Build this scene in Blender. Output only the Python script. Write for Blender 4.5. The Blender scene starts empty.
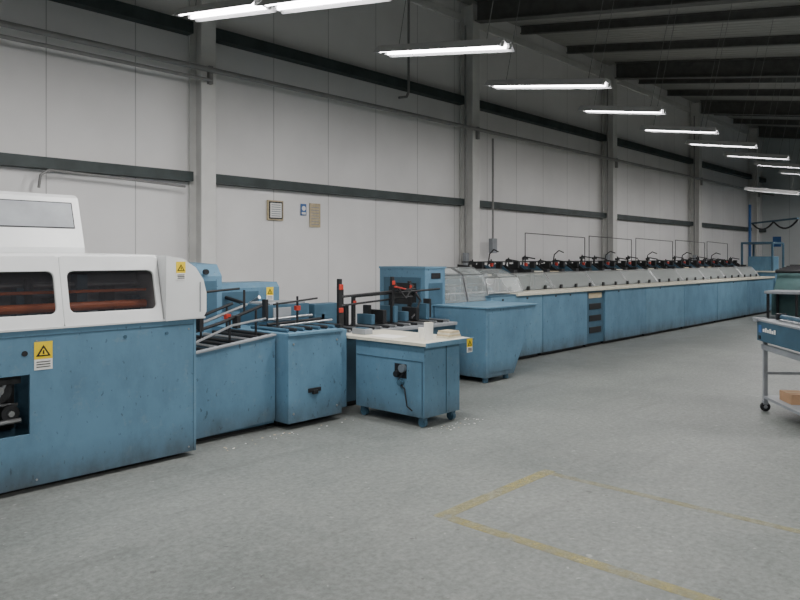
import bpy, bmesh, math, random
from mathutils import Vector, Matrix
random.seed(4)
# ---------------------------------------------------------------- materials
def newmat(name):
    m=bpy.data.materials.new(name); m.use_nodes=True
    nt=m.node_tree; b=nt.nodes['Principled BSDF']; return m,nt,b
def mixc(nt,fac,c1,c2):
    mx=nt.nodes.new('ShaderNodeMixRGB')
    for s,v in (('Fac',fac),('Color1',c1),('Color2',c2)):
        if isinstance(v,(tuple,list)): mx.inputs[s].default_value=tuple(v)+((1,) if len(v)==3 else ())
        elif isinstance(v,(int,float)): mx.inputs[s].default_value=v
        else: nt.links.new(v,mx.inputs[s])
    return mx.outputs['Color']
def nz(nt,vec,scale,detail,p0,p1,c0,c1,rough=.55):
    n=nt.nodes.new('ShaderNodeTexNoise'); n.inputs['Scale'].default_value=scale; n.inputs['Detail'].default_value=detail
    n.inputs['Roughness'].default_value=rough; nt.links.new(vec,n.inputs['Vector'])
    r=nt.nodes.new('ShaderNodeValToRGB'); e=r.color_ramp.elements
    e[0].position=p0; e[1].position=p1; e[0].color=tuple(c0)+(1,); e[1].color=tuple(c1)+(1,)
    nt.links.new(n.outputs['Fac'],r.inputs['Fac']); return r.outputs['Color'],n.outputs['Fac']
def paint(name,c,rough=.5,metal=0.,var=.12,scale=6.,grime=None,spec=.4):
    m,nt,b=newmat(name)
    tc=nt.nodes.new('ShaderNodeTexCoord')
    out,_=nz(nt,tc.outputs['Object'],scale,6,.3,.7,[x*(1-var) for x in c],[min(1,x*(1+var)) for x in c])
    if grime:
        mp=nt.nodes.new('ShaderNodeMapping'); mp.inputs['Scale'].default_value=(1,1,.5)
        nt.links.new(tc.outputs['Object'],mp.inputs['Vector']); V=mp.outputs['Vector']
        f,fac=nz(nt,V,scale*1.6,12,.45,.80,(0,0,0),(.8,.8,.8),.68)
        out=mixc(nt,f,out,grime)
        f2,_=nz(nt,V,30,4,.64,.70,(0,0,0),(.65,.65,.65)); out=mixc(nt,f2,out,[x*.40 for x in grime])
        f3,_=nz(nt,tc.outputs['Object'],9,10,.56,.78,(0,0,0),(.55,.55,.55),.75); out=mixc(nt,f3,out,(.24,.30,.33))
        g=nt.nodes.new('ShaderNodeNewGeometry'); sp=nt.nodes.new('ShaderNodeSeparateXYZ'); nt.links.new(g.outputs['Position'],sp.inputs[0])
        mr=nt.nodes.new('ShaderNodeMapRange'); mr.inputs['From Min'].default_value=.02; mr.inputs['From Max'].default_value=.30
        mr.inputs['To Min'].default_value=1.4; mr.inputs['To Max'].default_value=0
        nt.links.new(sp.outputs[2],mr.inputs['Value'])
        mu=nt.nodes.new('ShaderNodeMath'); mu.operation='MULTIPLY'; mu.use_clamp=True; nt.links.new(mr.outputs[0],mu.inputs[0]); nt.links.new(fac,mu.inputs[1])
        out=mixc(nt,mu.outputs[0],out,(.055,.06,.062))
        rr=nt.nodes.new('ShaderNodeMapRange'); rr.inputs['To Min'].default_value=rough-.12; rr.inputs['To Max'].default_value=rough+.25
        nt.links.new(fac,rr.inputs['Value']); nt.links.new(rr.outputs[0],b.inputs['Roughness'])
    else: b.inputs['Roughness'].default_value=rough
    nt.links.new(out,b.inputs['Base Color'])
    b.inputs['Metallic'].default_value=metal
    b.inputs['Specular IOR Level'].default_value=spec
    return m
def glassy(name,tint,fac,rough=.08):
    m,nt,b=newmat(name)
    b.inputs['Base Color'].default_value=tuple(tint)+(1,); b.inputs['Roughness'].default_value=rough
    b.inputs['Alpha'].default_value=fac
    return m
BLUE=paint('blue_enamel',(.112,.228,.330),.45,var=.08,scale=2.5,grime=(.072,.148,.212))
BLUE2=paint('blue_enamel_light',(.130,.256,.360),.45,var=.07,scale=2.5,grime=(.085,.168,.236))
BLUED=paint('blue_enamel_dark',(.048,.108,.160),.5)
HOOD=paint('white_hood_enamel',(.72,.74,.745),.32,var=.05,scale=3)
CREAM=paint('cream_laminate',(.62,.60,.50),.5,var=.10,scale=9)
BLACK=paint('black_metal',(.015,.016,.018),.5)
DARK=paint('dark_interior',(.03,.032,.035),.7,var=.4,scale=14)
STEEL=paint('steel',(.38,.39,.40),.32,metal=.8)
GREY=paint('grey_enamel',(.27,.29,.31),.5)
RED=paint('red_plastic',(.45,.045,.03),.4)
ORANGE=paint('orange_roller',(.75,.17,.04),.4)
YELLOW=paint('yellow_label',(.85,.62,.02),.5,var=.04)
WHITE=paint('white_paper',(.80,.80,.77),.6,var=.04)
CARD=paint('cardboard',(.42,.26,.15),.8)
SIGNB=paint('sign_blue',(.05,.14,.36),.5)
TAN=paint('tan_paper',(.50,.42,.28),.7,var=.2,scale=20)
GREEN=paint('dark_green_enamel',(.05,.11,.11),.5)
RAIL=paint('rail_green_grey',(.045,.060,.060),.55,var=.25,scale=4)
COLM=paint('column_paint',(.66,.66,.64),.5,var=.08,scale=3)
PIPE=paint('pipe_grey',(.24,.24,.235),.45)
WIRE=paint('wire_dark',(.06,.06,.06),.5)
ROOFB=paint('roof_steel',(.12,.12,.115),.55,var=.2)
LAMPM=paint('lamp_enamel',(.60,.60,.60),.4,var=.03)
GLASS=glassy('hood_window_glass',(.04,.04,.045),.30)
PERSPEX=glassy('perspex',(.60,.66,.66),.22,.2)
PERSPEX2=glassy('perspex_frosted',(.42,.46,.45),.40,.38)
def emis(name,c,s):
    m,nt,b=newmat(name); b.inputs['Base Color'].default_value=(.8,.8,.8,1)
    b.inputs['Emission Color'].default_value=tuple(c)+(1,); b.inputs['Emission Strength'].default_value=s; return m
TUBE=emis('tube_glow',(1,.97,1.0),20)
SKYL=emis('skylight_sheet',(.7,.9,.85),.16)

def wallmat(name,c,axis=0):
    m,nt,b=newmat(name)
    geo=nt.nodes.new('ShaderNodeNewGeometry'); sp=nt.nodes.new('ShaderNodeSeparateXYZ')
    nt.links.new(geo.outputs['Position'],sp.inputs[0])
    d=nt.nodes.new('ShaderNodeMath'); d.operation='DIVIDE'; d.inputs[1].default_value=1.1
    nt.links.new(sp.outputs[axis],d.inputs[0])
    fr=nt.nodes.new('ShaderNodeMath'); fr.operation='FRACT'; nt.links.new(d.outputs[0],fr.inputs[0])
    lt=nt.nodes.new('ShaderNodeMath'); lt.operation='LESS_THAN'; lt.inputs[1].default_value=.013; nt.links.new(fr.outputs[0],lt.inputs[0])
    o,_=nz(nt,geo.outputs['Position'],.7,7,.3,.7,[x*.90 for x in c],[x*1.04 for x in c])
    f,_=nz(nt,geo.outputs['Position'],7,10,.66,.80,(0,0,0),(.4,.4,.4),.7)
    o=mixc(nt,f,o,[x*.6 for x in c])
    nt.links.new(mixc(nt,lt.outputs[0],o,[x*.6 for x in c]),b.inputs['Base Color']); b.inputs['Roughness'].default_value=.45
    return m
WALL=wallmat('insulated_panel_wall',(.80,.795,.79),0)
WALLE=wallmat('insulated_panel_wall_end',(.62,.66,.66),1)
def floormat():
    m,nt,b=newmat('worn_painted_concrete')
    geo=nt.nodes.new('ShaderNodeNewGeometry'); P=geo.outputs['Position']
    a,_=nz(nt,P,.55,14,.32,.68,(.148,.166,.158),(.250,.268,.254),.72)
    s,_=nz(nt,P,26,6,.36,.66,(.70,.70,.70),(1.22,1.22,1.22),.75)
    mx=nt.nodes.new('ShaderNodeMixRGB'); mx.blend_type='MULTIPLY'; mx.inputs['Fac'].default_value=1
    nt.links.new(a,mx.inputs['Color1']); nt.links.new(s,mx.inputs['Color2']); o=mx.outputs['Color']
    f,_=nz(nt,P,5,14,.54,.70,(0,0,0),(.55,.55,.55),.8); o=mixc(nt,f,o,(.34,.355,.335))
    f,_=nz(nt,P,2.2,14,.55,.72,(0,0,0),(.65,.65,.65),.78); o=mixc(nt,f,o,(.105,.112,.105))
    # small pale paint chips and dark drops
    f,_=nz(nt,P,14,3,.70,.73,(0,0,0),(.6,.6,.6),.5); o=mixc(nt,f,o,(.42,.43,.41))
    f,_=nz(nt,P,11,3,.71,.74,(0,0,0),(.6,.6,.6),.5)
    o=mixc(nt,f,o,(.06,.062,.06))
    mp=nt.nodes.new('ShaderNodeMapping'); mp.inputs['Scale'].default_value=(.25,4,1); mp.inputs['Rotation'].default_value=(0,0,.12)
    nt.links.new(P,mp.inputs['Vector'])
    f,_=nz(nt,mp.outputs['Vector'],1.6,8,.57,.70,(0,0,0),(.38,.38,.38),.6); o=mixc(nt,f,o,(.12,.125,.12))
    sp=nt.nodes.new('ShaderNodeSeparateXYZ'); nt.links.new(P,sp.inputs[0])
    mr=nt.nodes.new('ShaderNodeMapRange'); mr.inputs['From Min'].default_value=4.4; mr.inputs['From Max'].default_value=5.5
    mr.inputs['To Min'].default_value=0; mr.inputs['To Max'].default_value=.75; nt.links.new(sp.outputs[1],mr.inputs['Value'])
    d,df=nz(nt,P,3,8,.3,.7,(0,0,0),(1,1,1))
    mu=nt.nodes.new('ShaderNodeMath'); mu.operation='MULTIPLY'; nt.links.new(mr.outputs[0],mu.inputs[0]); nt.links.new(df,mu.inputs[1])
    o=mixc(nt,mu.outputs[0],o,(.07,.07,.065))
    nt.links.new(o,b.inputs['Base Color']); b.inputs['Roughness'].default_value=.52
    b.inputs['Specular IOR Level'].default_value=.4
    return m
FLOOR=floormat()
def wornyellow(name,top):
    m,nt,b=newmat(name)
    geo=nt.nodes.new('ShaderNodeNewGeometry')
    c,_=nz(nt,geo.outputs['Position'],4,12,.38,.72,(.04,.04,.04),(top,top,top),.75)
    nt.links.new(c,b.inputs['Alpha'])
    b.inputs['Base Color'].default_value=(.42,.38,.17,1); b.inputs['Roughness'].default_value=.6
    return m
YLINE=wornyellow('worn_yellow_paint',.80); YLINE2=wornyellow('very_worn_yellow_paint',.40)
def roofmat():
    m,nt,b=newmat('corrugated_roof')
    geo=nt.nodes.new('ShaderNodeNewGeometry'); w=nt.nodes.new('ShaderNodeTexWave'); w.inputs['Scale'].default_value=1.6
    w.bands_direction='X'; nt.links.new(geo.outputs['Position'],w.inputs['Vector'])
    bp=nt.nodes.new('ShaderNodeBump'); bp.inputs['Distance'].default_value=.04; bp.inputs['Strength'].default_value=.6
    nt.links.new(w.outputs['Fac'],bp.inputs['Height']); nt.links.new(bp.outputs['Normal'],b.inputs['Normal'])
    b.inputs['Base Color'].default_value=(.38,.38,.36,1); b.inputs['Roughness'].default_value=.6
    return m
ROOF=roofmat()
# ---------------------------------------------------------------- builder
class B:
    def __init__(s,name): s.name=name; s.bm=bmesh.new(); s.mats=[]
    def mi(s,m):
        if m not in s.mats: s.mats.append(m)
        return s.mats.index(m)
    def poly(s,lo,hi,mat):
        i=s.mi(mat); a=[s.bm.verts.new(v) for v in lo]; c=[s.bm.verts.new(v) for v in hi]; n=len(a)
        fs=[s.bm.faces.new(a),s.bm.faces.new(c)]
        for k in range(n): fs.append(s.bm.faces.new((a[k],a[(k+1)%n],c[(k+1)%n],c[k])))
        for f in fs: f.material_index=i
        return a+c
    def box(s,x0,x1,y0,y1,z0,z1,mat):
        return s.poly([(x0,y0,z0),(x1,y0,z0),(x1,y1,z0),(x0,y1,z0)],[(x0,y0,z1),(x1,y0,z1),(x1,y1,z1),(x0,y1,z1)],mat)
    def xz(s,pts,y0,y1,mat): return s.poly([(x,y0,z) for x,z in pts],[(x,y1,z) for x,z in pts],mat)
    def yz(s,pts,x0,x1,mat): return s.poly([(x0,y,z) for y,z in pts],[(x1,y,z) for y,z in pts],mat)
    def cyl(s,p0,p1,r,mat,n=12,r2=None):
        p0=Vector(p0);p1=Vector(p1);d=(p1-p0).normalized()
        u=d.orthogonal().normalized(); v=d.cross(u); r2=r if r2 is None else r2
        lo=[p0+(u*math.cos(2*math.pi*k/n)+v*math.sin(2*math.pi*k/n))*r for k in range(n)]
        hi=[p1+(u*math.cos(2*math.pi*k/n)+v*math.sin(2*math.pi*k/n))*r2 for k in range(n)]
        return s.poly(lo,hi,mat)
    def path(s,pts,r,mat,n=8):
        for a,b in zip(pts[:-1],pts[1:]): s.cyl(a,b,r,mat,n)
    def sag(s,p0,p1,drop,r,mat,n=10):
        p0=Vector(p0);p1=Vector(p1); pts=[]
        for k in range(n+1):
            t=k/n; p=p0.lerp(p1,t); p.z-=drop*4*t*(1-t); pts.append(p)
        s.path(pts,r,mat,6)
    def done(s,bevel=0.,parent=None,smooth=False,xf=None):
        bm=s.bm
        if xf is not None: bmesh.ops.transform(bm,matrix=xf,verts=bm.verts)
        bmesh.ops.recalc_face_normals(bm,faces=bm.faces)
        xs=[v.co for v in bm.verts]
        lo=Vector((min(v.x for v in xs),min(v.y for v in xs),min(v.z for v in xs)))
        hi=Vector((max(v.x for v in xs),max(v.y for v in xs),max(v.z for v in xs)))
        o=Vector(((lo.x+hi.x)/2,(lo.y+hi.y)/2,lo.z))
        if parent is not None: o=Vector((0,0,0))
        for v in bm.verts: v.co-=o
        me=bpy.data.meshes.new(s.name); bm.to_mesh(me); bm.free()
        for m in s.mats: me.materials.append(m)
        ob=bpy.data.objects.new(s.name,me); bpy.context.collection.objects.link(ob); ob.location=o
        if parent is not None: ob.parent=parent
        if bevel:
            md=ob.modifiers.new('bevel','BEVEL'); md.width=bevel; md.segments=2; md.limit_method='ANGLE'; md.angle_limit=math.radians(50)
        return ob
def empty(name):
    e=bpy.data.objects.new(name,None); bpy.context.collection.objects.link(e); return e
def label(b,x,y,z,w=.13,h=.2):
    """warning label facing -Y, centred x,z"""
    b.box(x-w/2,x+w/2,y-.003,y,z-h*.12,z+h/2,YELLOW)
    b.box(x-w/2,x+w/2,y-.003,y,z-h/2,z-h*.12,WHITE)
    t=w*.40; zc=z+h*.12
    b.xz([(x-t,zc-t*.55),(x+t,zc-t*.55),(x,zc+t*1.05)],y-.005,y-.003,BLACK)
    t2=t*.62
    b.xz([(x-t2,zc-t*.38),(x+t2,zc-t*.38),(x,zc+t*.62)],y-.006,y-.005,YELLOW)
    b.box(x-t*.12,x+t*.12,y-.0075,y-.006,zc-t*.25,zc+t*.3,BLACK)
    for k in range(3): b.box(x-w*.38,x+w*.38,y-.005,y-.003,z-h*(.2+.09*k)-.006,z-h*(.2+.09*k),BLACK)
# ---------------------------------------------------------------- room
WY=8.7; SL=.158; RZ=6.75
def roofz(y): return RZ-(WY-y)*SL
X0,X1,YS=-5.,31.,-8.
b=B('floor'); b.box(X0,X1,YS,WY,-.1,0,FLOOR); b.done()
b=B('wall_north'); b.box(X0,X1,WY,WY+.15,0,RZ+.1,WALL); b.done()
b=B('wall_east'); b.box(X1,X1+.15,YS,WY+.15,0,RZ+.1,WALLE); b.done()
b=B('wall_west'); b.box(X0-.15,X0,YS,WY+.15,0,RZ+.1,WALLE); b.done()
b=B('wall_south'); b.box(X0,X1,YS-.15,YS,0,RZ+.1,WALL); b.done()
b=B('ceiling'); b.yz([(YS-.1,roofz(YS-.1)),(WY,RZ),(WY,RZ+.1),(YS-.1,roofz(YS-.1)+.1)],X0,X1,ROOF); b.done()
BAY=6.0; CX=[5.27+BAY*k for k in range(-1,5)]
def rafter(name,x,w,d,y0=YS,y1=8.33):
    b=B(name)
    def seg(xa,xb,t0,t1): b.yz([(y0,roofz(y0)-t1),(y1,roofz(y1)-t1),(y1,roofz(y1)-t0),(y0,roofz(y0)-t0)],xa,xb,ROOFB)
    seg(x-w/2,x+w/2,.002,.025); seg(x-.01,x+.01,.025,d-.025); seg(x-w/2,x+w/2,d-.025,d)
    b.done()
for x in CX: rafter('roof_rafter',x,.2,.42)
x=CX[0]
while x<X1-2:
    for k in (1,2):
        if x+2*k<X1: rafter('roof_purlin',x+2*k,.1,.18,y1=8.62)
    x+=BAY
for x in CX:
    b=B('steel_column')
    b.box(x-.11,x+.11,8.36,8.385,0,RZ-.12,COLM); b.box(x-.11,x+.11,8.655,8.68,0,RZ-.03,COLM); b.box(x-.012,x+.012,8.385,8.655,0,RZ-.1,COLM)
    b.box(x-.11,x+.11,8.36,8.68,0,.02,COLM)
    b.done()
edges=[X0+.02]+CX+[X1-.02]
def rails(name,z,h,d):
    for a,c in zip(edges[:-1],edges[1:]):
        b=B(name); a2=a+.12 if a in CX else a; c2=c-.12 if c in CX else c
        b.box(a2,c2,WY-d,WY,z+h/2-.02,z+h/2,RAIL); b.box(a2,c2,WY-d,WY-d+.02,z-h/2,z+h/2-.02,RAIL); b.box(a2,c2,WY-d+.02,WY-.0,z-h/2,z-h/2+.015,RAIL)
        b.done()
rails('wall_rail',4.76,.16,.16); rails('wall_rail',2.75,.13,.16)
b=B('trim_1'); b.box(X0,X1,WY-.04,WY,6.35,6.5,COLM); b.done()
b=B('conduit_pipe')
b.cyl((X0+.02,8.28,4.16),(X1-.02,8.28,4.16),.036,PIPE,12)
b.cyl((X0+.02,8.28,4.02),(5.27,8.28,4.02),.024,PIPE,10)
for x in CX:
    b.box(x-.03,x+.03,8.30,8.355,3.98,4.22,PIPE)
b.done()
b=B('conduit_drop'); b.path([(9.35,8.42,6.3),(9.35,8.42,4.6),(9.3,8.42,4.5),(9.1,8.42,4.45)],.022,PIPE); b.done()
b=B('conduit_riser'); b.path([(12.0,8.48,4.1),(12.0,8.48,2.05)],.022,PIPE); b.box(11.92,12.08,8.43,8.53,1.75,2.05,GREY); b.done()
for x in (11.09,17.09,23.09):
    b=B('column_conduit'); b.cyl((x,8.49,.9),(x,8.49,6.2),.02,PIPE,8); b.box(x-.05,x+.05,8.44,8.52,1.5,1.75,GREY); b.done()
b=B('power_cable'); b.path([(3.15,8.50,2.45),(3.17,8.50,2.60),(3.26,8.50,2.66),(4.3,8.50,2.63),(5.0,8.50,2.60)],.016,PIPE); b.done()
# wall notices
b=B('framed_notice'); b.box(6.47,6.76,8.66,8.69,2.22,2.52,TAN); b.box(6.49,6.74,8.655,8.662,2.24,2.50,BLACK); b.box(6.51,6.72,8.652,8.656,2.26,2.48,WHITE)
for k in range(6): b.box(6.53,6.70,8.650,8.653,2.28+.033*k,2.292+.033*k,GREY)
b.done()
b=B('safety_sign'); b.box(7.12,7.23,8.68,8.69,2.32,2.50,SIGNB); b.cyl((7.175,8.68,2.43),(7.175,8.676,2.43),.038,WHITE,16); b.box(7.135,7.215,8.677,8.68,2.335,2.37,WHITE); b.done()
b=B('paper_notice'); b.box(7.3,7.52,8.68,8.69,2.14,2.52,TAN)
for k in range(7): b.box(7.33,7.49,8.678,8.68,2.18+.045*k,2.19+.045*k,GREY)
b.done()
b=B('fire_safety_sign'); b.box(30.98,31.0,8.0,8.3,2.1,2.5,SIGNB); b.done()
# floor markings
b=B('floor_marking_line')
for r,m in (((3.48,4.84,2.83,2.93),YLINE),((3.48,3.57,-.5,2.83),YLINE),((4.74,4.81,.6,2.83),YLINE2)): b.box(r[0],r[1],r[2],r[3],.0005,.002,m)
b.done()
# skylight
b=B('window_1'); b.yz([(4.0,roofz(4.0)-.012),(5.3,roofz(5.3)-.012),(5.3,roofz(5.3)-.003),(4.0,roofz(4.0)-.003)],17.5,19.1,SKYL); b.done()
# ---------------------------------------------------------------- lights
def lamp(x,yc,z,h,power=37):
    th=math.atan(SL)
    b=B('fluorescent_light')
    b.xz([(-.13,.0),(-.125,.0),(-.055,.075),(.055,.075),(.125,.0),(.13,.0),(.06,.085),(-.06,.085)],-h,h,LAMPM)
    b.box(-.05,.05,-h,h,.05,.075,LAMPM)
    for sx in (-.06,.06):
        b.cyl((sx,-h+.04,.03),(sx,h-.04,.03),.017,TUBE,10)
        for e in (-1,1): b.box(sx-.02,sx+.02,e*(h-.02)-.015,e*(h-.02)+.015,.01,.06,LAMPM)
    for e in (-.7,.7):
        yy=e*h; zr=roofz(yc+yy)-z-.1
        b.cyl((0,yy,.08),(.0,yy-.12,zr-yy*SL),.004,PIPE,6)
    R=Matrix.Translation((x,yc,z))@Matrix.Rotation(th,4,'X')
    ob=b.done(xf=R)
    ld=bpy.data.lights.new('tube_light','AREA'); ld.shape='RECTANGLE'; ld.size=.16; ld.size_y=2*h-.1; ld.energy=power*h/.6; ld.color=(1,.97,.94)
    lo=bpy.data.objects.new('tube_light',ld); bpy.context.collection.objects.link(lo); lo.parent=ob
    lo.matrix_parent_inverse=Matrix.Translation(ob.location).inverted()
    lo.matrix_basis=R@Matrix.Translation((0,0,-.002))
xs=[5.38,7.33,9.33,11.38,13.35,15.4,17.4,19.4,21.4,23.5,26,28.5]
lamp(3.53,5.40,3.80,.63,42); lamp(3.53,4.08,3.57,.63,42)
lamp(1.0,4.5,3.65,.75,44)
for i,x in enumerate(xs): lamp(x,4.44,3.67,.8 if i<2 else .6,38 if i<4 else 28)
for x in (18.9,24): lamp(x,5.1 if x<20 else 4.0,3.25,.6,28)
for x in (-1.5,1.5,4.5,8.5,13,18,23): lamp(x,-.6,3.0,.75,60 if x<9 else 30)  # unseen lamp row, added as fill to brighten the near machines
# ---------------------------------------------------------------- near binding machine
E=empty('perfect_binding_machine')
b=B('body')
YF=5.3
b.box(-1.6,1.2,YF,YF+.02,.04,1.14,BLUE); b.box(1.2,1.905,YF,YF+.02,.04,.41,BLUE); b.box(1.2,1.905,YF,YF+.02,.83,1.14,BLUE)
b.box(1.905,3.21,YF,YF+.02,.04,1.14,BLUE)
b.box(-1.6,3.21,YF+.02,YF+.04,1.10,1.14,BLUED)
b.box(-1.58,3.19,YF+.35,7.2,.04,1.13,BLUED)
b.box(3.19,3.21,YF+.02,7.2,.04,1.14,BLUE); b.box(-1.6,-1.58,YF+.02,7.2,.04,1.14,BLUE); b.box(-1.6,3.21,7.2,7.22,.04,1.14,BLUE)
b.box(-1.5,3.1,YF+.1,7.1,0,.04,BLACK)
b.box(1.2,3.21,YF-.004,YF,1.095,1.102,BLUED)
b.box(3.195,3.215,YF-.006,YF,.04,1.14,BLUE2)
b.box(1.2,1.905,YF+.3,YF+.34,.41,.83,DARK)
for (x,z,r) in ((1.74,.72,.09),(1.82,.55,.06),(1.55,.6,.12),(1.35,.5,.08)):
    b.cyl((x,YF+.12,z),(x,YF+.3,z),r,DARK,20); b.cyl((x,YF+.10,z),(x,YF+.12,z),r*.35,STEEL,12)
b.cyl((1.25,YF+.15,.47),(1.88,YF+.10,.50),.018,STEEL); b.cyl((1.25,YF+.13,.66),(1.88,YF+.17,.60),.012,STEEL)
b.cyl((1.6,YF+.08,.43),(1.8,YF+.12,.80),.012,GREY); b.box(1.72,1.88,YF+.1,YF+.2,.76,.82,DARK)
b.cyl((1.70,YF+.06,.42),(1.66,YF+.06,.82),.010,RED)
b.cyl((1.87,YF-.006,.98),(1.87,YF,.98),.02,BLACK)
for x in (2.6,2.95): b.cyl((x,YF-.008,1.04),(x,YF,1.04),.014,BLUED)
for x,z in ((1.95,.08),(3.15,.08),(1.95,1.06),(3.15,1.06)): b.cyl((x,YF-.004,z),(x,YF,z),.008,STEEL)
label(b,1.995,YF,.955,.125,.2)
b.done(bevel=.004,parent=E)
# hood
th=math.atan2(.52,.12); LV=math.hypot(.52,.12)
def hoodpanel(x0,x1):
    cu=bpy.data.curves.new('hood_door','CURVE'); cu.dimensions='2D'; cu.fill_mode='BOTH'; cu.extrude=.008; cu.bevel_depth=.005; cu.resolution_u=6
    def loop(u0,u1,v0,v1,r):
        pts=[]
        for cx,cy,a0 in ((u1-r,v1-r,0),(u0+r,v1-r,90),(u0+r,v0+r,180),(u1-r,v0+r,270)):
            for k in range(6):
                a=math.radians(a0+18*k); pts.append((cx+r*math.cos(a),cy+r*math.sin(a)))
        sp=cu.splines.new('POLY'); sp.points.add(len(pts)-1)
        for p,(u,v) in zip(sp.points,pts): p.co=(u,v,0,1)
        sp.use_cyclic_u=True
    loop(x0+.006,x1-.006,.004,LV,.025); loop(x0+.045,x1-.04,.10,.425,.05)
    o=bpy.data.objects.new('hood_door',cu); bpy.context.collection.objects.link(o); cu.materials.append(HOOD)
    o.location=(0,5.3,1.14); o.rotation_euler=(th,0,0); o.parent=E
    g=B('hood_window')
    def P(u,v,n): return (u,5.3+v*math.cos(th)-n*math.sin(th)*1.0,1.14+v*math.sin(th)+n*math.cos(th))
    def ring(u0,u1,v0,v1,n0,n1,m): g.poly([P(u0,v0,n0),P(u1,v0,n0),P(u1,v1,n0),P(u0,v1,n0)],[P(u0,v0,n1),P(u1,v0,n1),P(u1,v1,n1),P(u0,v1,n1)],m)
    ring(x0+.03,x1-.03,.085,.44,-.016,-.012,GLASS)
    for (a,c,d,e) in ((x0+.07,x1-.07,.094,.104),(x0+.07,x1-.07,.420,.430)): ring(a,c,d,e,-.011,.010,BLACK)
    for (a,c) in ((x0+.040,x0+.048),(x1-.044,x1-.036)): ring(a,c,.15,.375,-.011,.010,BLACK)
    g.done(parent=E)
for k in range(4): hoodpanel(2.14-.78*k+0,2.92-.78*k)
b=B('hood_shell')
b.yz([(5.43,1.66),(5.47,1.675),(6.15,1.69),(6.15,1.65),(5.47,1.645),(5.43,1.64)],-1.6,2.94,HOOD)
b.box(-1.6,2.94,6.12,6.15,1.14,1.66,HOOD)
b.xz([(2.93,1.14),(3.27,1.15),(3.30,1.20),(3.30,1.36),(3.27,1.47),(3.20,1.57),(3.09,1.64),(2.93,1.67)],5.27,6.15,HOOD)
b.box(-1.6,3.30,5.285,5.30,1.14,1.155,HOOD)
b.box(-1.6,2.92,5.75,5.77,1.14,1.64,GREY)
b.cyl((-1.5,5.56,1.275),(2.9,5.56,1.275),.035,ORANGE); b.cyl((-1.5,5.66,1.46),(2.9,5.66,1.44),.018,STEEL); b.cyl((-1.5,5.55,1.40),(2.9,5.55,1.39),.012,ORANGE)
for k in range(14):
    x=2.8-.22*k; b.box(x,x+.08,5.60,5.72,1.2,1.34+.09*(k%3),BLACK if k%2 else BLUED)
b.cyl((2.0,5.6,1.3),(2.0,5.6,1.5),.03,DARK)
label(b,3.06,5.27,1.545,.085,.15)
b.box(3.235,3.245,5.266,5.27,1.2,1.45,GREY)
b.done(bevel=.008,parent=E)
b=B('upper_hood')
b.yz([(6.16,1.70),(6.16,1.74),(6.30,2.17),(6.36,2.20),(7.2,2.2),(7.2,1.14),(6.16,1.14)],-1.6,2.66,HOOD)
def PU(u,v,n): 
    a=math.atan2(.43,.14); return (u,6.16+v*math.cos(a)-n*math.sin(a),1.74+v*math.sin(a)+n*math.cos(a))
def pan(bb,u0,u1,v0,v1,n0,n1,m): bb.poly([PU(u0,v0,n0),PU(u1,v0,n0),PU(u1,v1,n0),PU(u0,v1,n0)],[PU(u0,v0,n1),PU(u1,v0,n1),PU(u1,v1,n1),PU(u0,v1,n1)],m)
pan(b,1.45,2.60,.17,.41,-.001,.004,BLACK); pan(b,1.46,2.59,.18,.40,.004,.007,GREY)
pan(b,.2,1.35,.17,.41,-.001,.004,BLACK); pan(b,.21,1.34,.18,.40,.004,.007,GREY)
b.done(bevel=.015,parent=E)
# ---------------------------------------------------------------- transfer conveyor / stacker
b=B('transfer_conveyor')
b.xz([(3.24,.05),(4.24,.08),(4.24,.90),(3.24,.79)],5.56,5.58,BLUE)
b.box(3.26,4.24,5.58,6.5,.05,.70,BLUED); b.xz([(3.24,.79),(4.24,.90),(4.24,.915),(3.24,.805)],5.54,5.62,GREY)
b.box(3.3,4.2,5.65,6.4,0,.05,BLACK)
for y in (5.75,6.0,6.25): b.path([(3.26,y,.93),(3.75,y,1.04),(4.22,y,1.18)],.016,BLACK if y!=6.0 else STEEL)
for k in range(9):
    x=3.32+.11*k; b.cyl((x,5.6,.78+.015*k),(x,6.4,.78+.015*k),.02,STEEL if k%3==0 else BLACK)
for x in (3.45,3.85,4.15):
    for y in (5.75,6.25): b.cyl((x,y,.7),(x,y,.97+(x-3.3)*.22),.012,BLACK)
b.path([(3.3,5.62,.86),(3.8,5.64,1.02),(4.2,5.66,1.06)],.012,STEEL)
for x in (3.5,3.9): b.box(x,x+.04,5.70,5.78,.98,1.10,BLACK)
b.cyl((4.05,5.8,1.1),(4.05,5.8,1.34),.012,BLACK); b.cyl((3.7,6.1,1.0),(3.7,6.1,1.32),.014,BLACK); b.cyl((3.5,6.1,1.3),(4.2,6.1,1.34),.012,BLACK)
b.box(3.95,4.0,5.95,6.0,1.05,1.10,RED)
b.yz([(6.75,0.02),(6.75,1.45),(6.85,1.58),(7.3,1.6),(7.3,.02)],3.85,4.42,BLUE)
b.box(3.92,4.35,6.74,6.75,1.0,1.4,BLUED)
b.yz([(6.95,0.02),(6.95,1.30),(7.0,1.36),(7.4,1.36),(7.4,.02)],4.44,5.36,BLUE)
b.box(4.5,5.05,6.94,6.95,1.05,1.26,BLUED)
label(b,5.22,6.95,1.22,.1,.16)
b.cyl((4.2,6.74,1.5),(4.2,6.70,1.5),.03,BLACK)
b.cyl((4.6,6.94,1.2),(4.6,6.6,1.15),.02,BLACK); b.cyl((4.9,6.94,1.1),(4.9,6.72,1.2),.02,STEEL)
b.done(bevel=.006)
b=B('book_stacker_unit')
b.box(4.26,4.95,5.38,6.7,.06,.92,BLUE); b.box(4.25,4.96,5.36,5.40,.90,.93,BLUE2)
b.box(4.955,5.13,5.50,6.7,.08,.90,BLUE); b.box(4.3,5.12,5.6,6.6,0,.06,BLACK)
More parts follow.
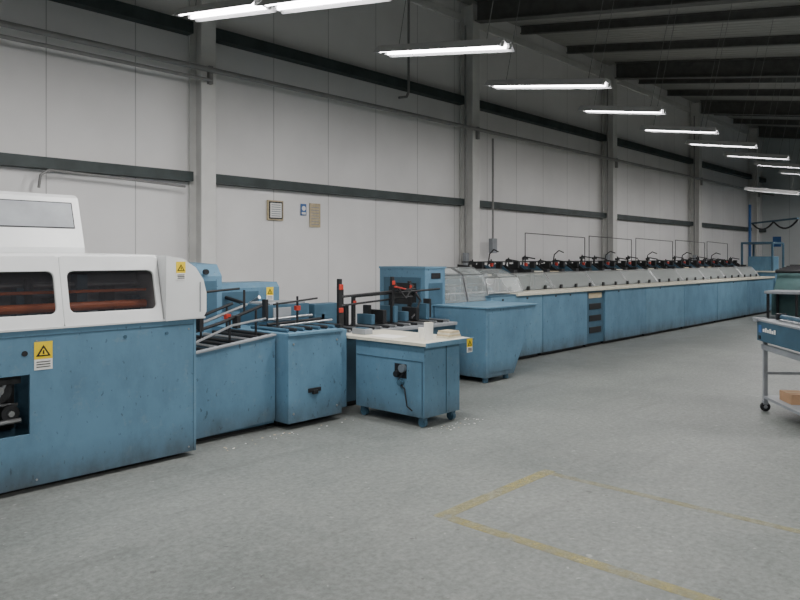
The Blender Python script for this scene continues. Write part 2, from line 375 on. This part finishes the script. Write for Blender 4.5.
b.box(4.50,4.66,5.365,5.38,.33,.37,BLACK); b.box(4.55,4.61,5.35,5.38,.31,.35,BLACK)
for (x,z) in ((4.32,.82),(4.88,.82),(4.32,.15),(4.88,.15)): b.cyl((x,5.372,z),(x,5.38,z),.012,STEEL)
b.box(4.55,5.12,6.1,6.6,.92,1.15,BLUED); b.box(4.6,5.08,6.12,6.5,1.15,1.17,GREY); b.box(4.62,4.86,6.09,6.10,.98,1.12,GREY)
b.cyl((4.4,6.05,1.0),(5.12,6.05,1.02),.015,STEEL); b.cyl((4.4,5.9,.97),(5.12,5.9,.99),.015,BLACK); b.cyl((4.4,5.7,.97),(5.1,5.7,.99),.012,STEEL)
for k in range(8): b.cyl((4.35+.1*k,5.5,.94),(4.35+.1*k,6.1,.94),.018,BLACK if k%2 else BLUED)
b.cyl((4.75,5.85,.92),(4.75,5.85,1.25),.012,BLACK); b.box(4.72,4.78,5.83,5.87,1.1,1.15,RED)
b.cyl((4.45,5.8,.92),(4.45,5.8,1.2),.012,BLACK); b.cyl((4.4,5.8,1.18),(5.0,5.82,1.22),.010,BLACK)
b.box(4.45,4.49,6.0,6.06,1.0,1.22,BLACK)
b.done(bevel=.006)
b=B('book_conveyor')
b.box(5.16,7.3,5.75,6.3,.06,.78,BLUED); b.box(5.2,7.2,5.8,6.25,0,.06,BLACK)
b.box(5.16,7.3,5.72,6.3,.78,.82,GREY)
b.box(5.2,5.6,6.1,6.28,.82,1.13,BLUED)
for x,y,zt in ((5.30,5.80,1.42),(5.38,5.86,1.30)): b.box(x-.022,x+.022,y-.022,y+.022,.82,zt,BLACK)
b.box(5.27,5.33,5.765,5.778,1.30,1.36,RED); b.box(5.27,5.33,5.765,5.778,1.05,1.10,RED)
for x,y,zt in ((6.36,6.0,1.42),(6.44,6.1,1.3),(5.75,6.05,1.2),(6.9,6.2,1.35)):
    b.box(x-.02,x+.02,y-.02,y+.02,.82,zt,BLACK); b.box(x-.025,x+.025,y-.03,y-.02,zt-.10,zt-.05,RED)
b.cyl((5.3,5.8,1.22),(6.9,6.1,1.25),.014,BLACK); b.cyl((5.3,5.82,1.12),(6.9,6.15,1.15),.012,BLACK)
b.cyl((5.75,6.02,1.2),(7.3,6.02,1.24),.014,BLACK); b.cyl((6.3,5.9,1.3),(7.1,6.25,1.2),.012,RED)
for k in range(16):
    x=5.3+.125*k; b.cyl((x,5.76,.84),(x,6.28,.84),.016,STEEL if k%2 else BLACK)
    if k%3==0: b.box(x,x+.05,6.1,6.2,.86,1.02+.03*(k%4),BLACK)
for k in range(6): x=5.95+.2*k; b.box(x,x+.06,5.95,6.2,.86,.98+.04*(k%3),(BLUED,BLACK,BLUED)[k%3])
b.path([(6.9,6.2,1.3),(7.0,6.1,1.1),(6.8,6.0,.95),(6.6,5.9,.9)],.012,BLACK)
b.path([(6.36,6.0,1.38),(6.5,5.9,1.15),(6.7,5.95,1.3),(6.9,6.2,1.32)],.010,BLACK)
b.done(bevel=.004)
# ---------------------------------------------------------------- delivery table
b=B('delivery_table')
b.box(5.19,5.74,4.47,5.42,.10,.80,BLUE)
b.box(5.15,5.88,4.40,5.68,.80,.83,CREAM); b.box(5.14,5.89,4.39,4.41,.79,.835,BLUE2)
b.box(5.183,5.19,4.49,5.40,.64,.645,BLUED); b.box(5.183,5.19,4.49,4.50,.12,.64,BLUED)
b.box(5.186,5.19,4.70,4.86,.46,.60,BLACK)
b.cyl((5.15,4.74,.56),(5.19,4.74,.56),.04,STEEL,16); b.cyl((5.14,4.81,.50),(5.19,4.81,.50),.03,BLACK,16); b.path([(5.16,4.72,.52),(5.15,4.78,.44),(5.16,4.7,.36),(5.15,4.66,.2),(5.16,4.6,.16)],.007,BLACK)
b.cyl((5.14,4.76,.42),(5.19,4.76,.42),.03,BLUED,14)
b.box(5.52,5.525,4.463,4.47,.11,.79,BLUED)
label(b,5.80,4.388,.76,.09,.14)
for x,y in ((5.24,4.53),(5.68,4.53),(5.24,5.34),(5.68,5.34)):
    b.cyl((x-.02,y,.045),(x+.02,y,.045),.045,BLUED,16); b.box(x-.03,x+.03,y-.03,y+.03,.05,.10,BLUED)
b.done(bevel=.005)
b=B('paper_cup'); 
b.cyl((5.43,4.62,.8305),(5.43,4.62,1.0),.042,WHITE,20,.048); b.cyl((5.43,4.62,1.0),(5.43,4.62,1.003),.044,CREAM,20); b.done()
b=B('paper_cup'); b.cyl((5.54,4.80,.8305),(5.54,4.80,.93),.035,WHITE,20,.042); b.done()
b=B('book_stack')
for k,(c) in enumerate((CREAM,TAN,CREAM,TAN)): b.box(5.62+.01*k,5.83-.01*k,4.52,4.68,.8305+.018*k,.848+.018*k,c)
b.done()
b=B('paper_sheet'); b.box(5.25,5.5,4.95,5.3,.8305,.834,WHITE); b.done()
b=B('tool_box'); b.box(5.3,5.42,5.4,5.6,.8305,.89,GREY); b.box(5.33,5.39,5.42,5.58,.89,.90,BLUED); b.done(bevel=.005)
# ---------------------------------------------------------------- gathering machine
G=empty('gathering_machine')
b=B('infeed_cabinet')
b.box(7.42,7.86,6.38,7.25,.05,1.50,BLUE); b.box(7.41,7.87,6.37,7.26,1.50,1.53,BLUE2)
b.box(7.40,7.42,6.45,7.15,.90,1.38,BLUED); b.box(7.395,7.40,6.52,6.95,1.0,1.3,BLACK)
b.box(7.5,7.8,6.375,6.38,1.0,1.3,BLUED); b.box(7.55,7.75,6.37,6.375,1.36,1.44,BLACK)
b.path([(7.38,6.6,1.15),(7.34,6.5,1.2),(7.36,6.4,1.05)],.015,BLACK)
b.cyl((7.36,6.8,1.2),(7.42,6.8,1.2),.05,BLACK,16)
b.xz([(7.6,.07),(8.25,.07),(8.82,.98),(7.6,.98)],5.48,6.36,BLUE)
b.box(7.58,8.86,5.46,6.38,.98,1.0,BLUE2)
b.xz([(7.66,.13),(8.2,.13),(8.68,.92),(7.66,.92)],5.474,5.48,BLUE)
for x,y in ((7.68,5.55),(8.15,5.55),(7.68,6.28),(8.15,6.28)): b.cyl((x,y,0),(x,y,.07),.04,BLUED,14)
b.done(bevel=.006,parent=G)
b=B('gatherer_body')
b.box(7.86,8.9,6.38,7.5,.05,.98,BLUE)
L=[8.9,10.4,11.95,12.65,14.5,16.6,18.8,21.2,23.7]
for i,(a,c) in enumerate(zip(L[:-1],L[1:])):
    m=BLUE if i%2 else BLUE2
    if i==2:
        b.box(a+.006,c-.006,6.36,7.6,.06,1.04,BLUED)
        for k in range(3): b.box(a+.12,c-.12,6.35,6.36,.25+.22*k,.36+.22*k,BLACK)
        b.box(a+.1,c-.1,6.352,6.36,.9,1.0,TAN)
    else: b.box(a+.008,c-.008,6.33,7.6,.06,1.04,m)
    b.box(a+.05,c-.05,6.40,7.5,0,.06,BLACK)
b.box(9.6,23.75,6.30,6.74,1.04,1.085,CREAM)
b.box(9.6,23.7,6.74,7.6,1.04,1.07,DARK)
b.box(8.9,9.6,6.33,7.6,1.04,1.07,BLUED)
for x in (9.2,9.9,10.8,11.3,13.2,15.2,17.5,20): b.box(x,x+.05,6.325,6.332,.98,1.01,BLACK)
b.done(bevel=.006,parent=G)
b=B('guard_covers')
def guard(x0,x1,pts,m,fr=.010,frm=STEEL):
    """bent sheet guard: pts = (y,z) profile bottom to top; wire frame at both ends"""
    for k in range(len(pts)-1):
        (y0,z0),(y1,z1)=pts[k],pts[k+1]
        b.yz([(y0,z0),(y1,z1),(y1+.006,z1-.004),(y0+.006,z0-.004)],x0,x1,m)
    for x in (x0,x1): b.path([(x,y,z) for y,z in pts],fr,frm,6)
    for y,z in pts: b.cyl((x0,y,z),(x1,y,z),fr*.8,frm,6)
P1=[(6.42,1.0),(6.52,1.40),(6.72,1.50),(7.05,1.50)]
guard(7.90,8.42,P1,PERSPEX); guard(8.46,8.98,P1,PERSPEX)
guard(9.02,10.0,[(6.46,1.09),(6.58,1.34),(6.9,1.46),(7.15,1.46)],PERSPEX)
x=10.04
while x<23.3:
    guard(x,x+1.50,[(6.78,1.09),(7.00,1.37),(7.06,1.38)],PERSPEX2,.009); x+=1.54
b.done(parent=G)
b=B('inner_works')
for k in range(13):
    x=7.95+.14*k; b.box(x,x+.05,6.85,7.4,1.0,1.16+.08*(k%4),(BLUED,BLACK,GREY)[k%3])
for z in (1.1,1.22,1.34): b.cyl((7.9,6.78,z),(9.6,6.78,z),.015,STEEL if z<1.2 else BLACK)
x=9.7; k=0
while x<23.5:
    for dx in (0,.42): b.yz([(7.10,1.07),(7.55,1.07),(7.6,1.54),(7.36,1.52),(7.10,1.34)],x+dx,x+dx+.014,BLUED if k%2 else BLACK)
    b.poly([(x,7.12,1.28),(x+.42,7.12,1.28),(x+.42,7.55,1.42),(x,7.55,1.42)],[(x,7.12,1.295),(x+.42,7.12,1.295),(x+.42,7.55,1.435),(x,7.55,1.435)],DARK)
    b.box(x+.05,x+.37,7.14,7.45,1.34,1.36+.05*random.random(),(CREAM,TAN,GREY)[k%3])
    b.box(x+.02,x+.40,7.10,7.11,1.08,1.28,DARK)
    b.box(x+.44,x+.54,7.1,7.5,1.07,1.44,DARK)
    h=1.58+.12*random.random()
    b.cyl((x+.04,7.42,1.4),(x+.06,7.38,h),.015,BLACK,6); b.cyl((x+.06,7.38,h),(x+.18,7.2,h-.04),.012,BLACK,6)
    b.cyl((x+.30,7.5,1.4),(x+.30,7.5,h+.03),.013,BLACK,6); b.box(x+.22,x+.38,7.48,7.52,h-.06,h-.01,BLACK)
    b.box(x+.36,x+.44,7.34,7.44,1.46,1.58,BLACK)
    b.box(x+.34,x+.40,6.745,6.775,1.085,1.16,BLACK)
    if k%2==1: b.box(x+.12,x+.17,7.36,7.40,1.50,1.56,RED)
    if k%4==1: b.path([(x+.2,7.5,1.5),(x+.18,7.45,1.72),(x+.10,7.3,1.80),(x+.02,7.15,1.76)],.011,BLACK)
    x+=.56; k+=1
b.cyl((9.7,7.5,1.58),(23.6,7.5,1.58),.012,BLACK,6)
b.done(parent=G)
b=B('wire_frames')
for a,c in ((11.9,14.3),(14.5,16.65),(16.9,19.2),(19.4,21.6),(21.8,23.6)):
    b.path([(a,7.64,.05),(a,7.64,2.14),(c,7.64,2.10),(c,7.64,.05)],.009,WIRE,6)
b.done(parent=G)
# ---------------------------------------------------------------- far end
b=B('air_supply_post'); b.box(26.3,26.37,7.75,7.82,0,3.5,SIGNB); b.box(26.25,26.43,7.73,7.88,0,.03,SIGNB)
b.done()
b=B('hose_boom')
b.cyl((26.34,7.72,2.85),(23.9,5.7,2.85),.03,BLUED,8)
b.sag((26.3,7.69,2.83),(25.1,6.7,2.83),.22,.028,BLACK); b.sag((25.1,6.7,2.83),(23.9,5.7,2.83),.25,.028,BLACK)
b.done()
b=B('delivery_end_frame')
b.box(24.2,25.6,6.4,7.5,.1,1.2,BLUE); b.box(24.15,25.65,6.35,7.55,1.2,1.24,CREAM)
for x in (24.3,25.5):
    for y in (6.5,7.4): b.box(x,x+.06,y,y+.06,1.24,2.1,BLUED); b.box(x,x+.06,y,y+.06,0,.1,BLACK)
b.box(24.3,25.56,6.5,7.46,2.1,2.16,BLUED); b.box(24.5,25.3,6.6,7.3,1.24,1.7,BLUE); b.done(bevel=.01)
b=B('three_knife_trimmer')
b.box(27.0,28.8,4.6,6.4,.0,1.3,BLUE); b.box(27.2,28.6,4.9,6.1,1.3,2.0,BLUE2); b.box(26.98,27.0,4.9,6.1,.8,1.2,BLACK); b.box(26.6,27.0,4.9,6.1,.75,.82,CREAM)
b.box(27.19,27.2,5.1,5.9,1.45,1.85,DARK); b.done(bevel=.02)
b=B('folding_machine')
b.box(20.4,22.4,4.5,5.5,.15,.8,GREEN); b.xz([(20.4,.8),(22.4,.8),(22.4,1.35),(20.8,1.25)],4.6,5.45,GREEN); b.box(19.4,20.4,4.6,5.4,.75,.82,GREY)
for x in (19.45,20.3,22.3): 
    for y in (4.65,5.3): b.box(x,x+.06,y,y+.06,0,.75,BLACK)
for k in range(5): b.cyl((20.6+.35*k,4.55,1.3+.03*k),(20.6+.35*k,5.45,1.3+.03*k),.05,BLACK)
b.done(bevel=.01)
b=B('paper_pallet'); b.box(24.2,25.0,4.5,5.4,0,.14,CARD); b.box(24.25,24.95,4.55,5.35,.14,1.15,GREEN); b.done(bevel=.01)
# ---------------------------------------------------------------- right hand cart
ux=Vector((-.8,-.6,0)); vx=Vector((.6,-.8,0))
M=Matrix(((ux.x,-vx.x,0,8.30),(ux.y,-vx.y,0,2.38),(0,0,1,0),(0,0,0,1)))
b=B('sheet_feeder_cart')
b.box(0,1.3,-.62,0,.76,.97,BLUED); b.box(.0,1.3,-.62,.01,.97,.99,GREY); b.box(-.03,.0,-.55,-.05,.78,.93,GREY)
for k in range(6): b.box(.16+.055*k,.20+.055*k,0,.004,.865,.865+(.045 if k%2 else .032),WHITE)
b.box(.05,.12,0,.004,.85,.93,SIGNB); b.box(.05,.10,.0,.008,.78,.82,BLACK)
b.box(-.04,.05,-.1,.03,.96,1.0,GREY)
for x in (.06,1.2):
    for y in (-.56,-.06):
        b.box(x-.02,x+.02,y-.02,y+.02,.12,.76,GREY)
        b.cyl((x-.015,y,.05),(x+.015,y,.05),.05,BLACK,18); b.cyl((x-.018,y,.05),(x+.018,y,.05),.02,GREY,12); b.box(x-.025,x+.025,y-.025,y+.025,.075,.12,GREY)
b.box(.04,1.22,-.58,-.04,.14,.17,GREY); b.box(.0,1.25,-.08,-.04,.66,.72,GREY)
b.box(.06,.09,-.56,-.06,.40,.43,GREY)
b.cyl((.15,-.2,1.02),(1.1,-.2,1.02),.03,BLUED); b.box(.1,.14,-.25,-.15,.99,1.06,BLACK); b.box(.3,1.2,-.5,-.1,.99,1.01,STEEL)
b.cyl((.35,-.45,.99),(.35,-.45,1.14),.012,BLACK); b.cyl((.2,-.45,1.13),(1.1,-.45,1.13),.012,BLACK)
b.done(bevel=.005,xf=M)
b=B('cardboard_box'); b.box(.27,.55,-.4,-.12,.1705,.27,CARD); b.box(.40,.42,-.4,-.12,.27,.272,TAN); b.done(bevel=.003,xf=M)
# floor scraps
b=B('paper_scraps')
for k in range(60):
    x=random.uniform(3.4,5.9)
    y=random.uniform(5.2,5.36) if x<5.1 else random.uniform(4.25,4.46)
    s=random.uniform(.005,.014); a=random.random()*3
    c,d=math.cos(a)*s,math.sin(a)*s*.6
    b.poly([(x-c,y-d,.0005),(x+d,y-c,.0005),(x+c,y+d,.0005),(x-d,y+c,.0005)],[(x-c,y-d,.003),(x+d,y-c,.003),(x+c,y+d,.003),(x-d,y+c,.003)],WHITE if k%3 else TAN)
b.done()
# ---------------------------------------------------------------- camera / world
a=math.radians(42.7)
cd=bpy.data.cameras.new('camera'); cam=bpy.data.objects.new('camera',cd); bpy.context.collection.objects.link(cam)
cam.location=(0,0,1.65); cam.rotation_euler=(math.radians(90),0,a-math.pi/2)
cd.sensor_width=36; cd.lens=36*710/800; cd.shift_y=-42/800; cd.clip_end=200
bpy.context.scene.camera=cam
w=bpy.data.worlds.new('world'); bpy.context.scene.world=w; w.use_nodes=True
w.node_tree.nodes['Background'].inputs[0].default_value=(.8,.85,.9,1); w.node_tree.nodes['Background'].inputs[1].default_value=.4
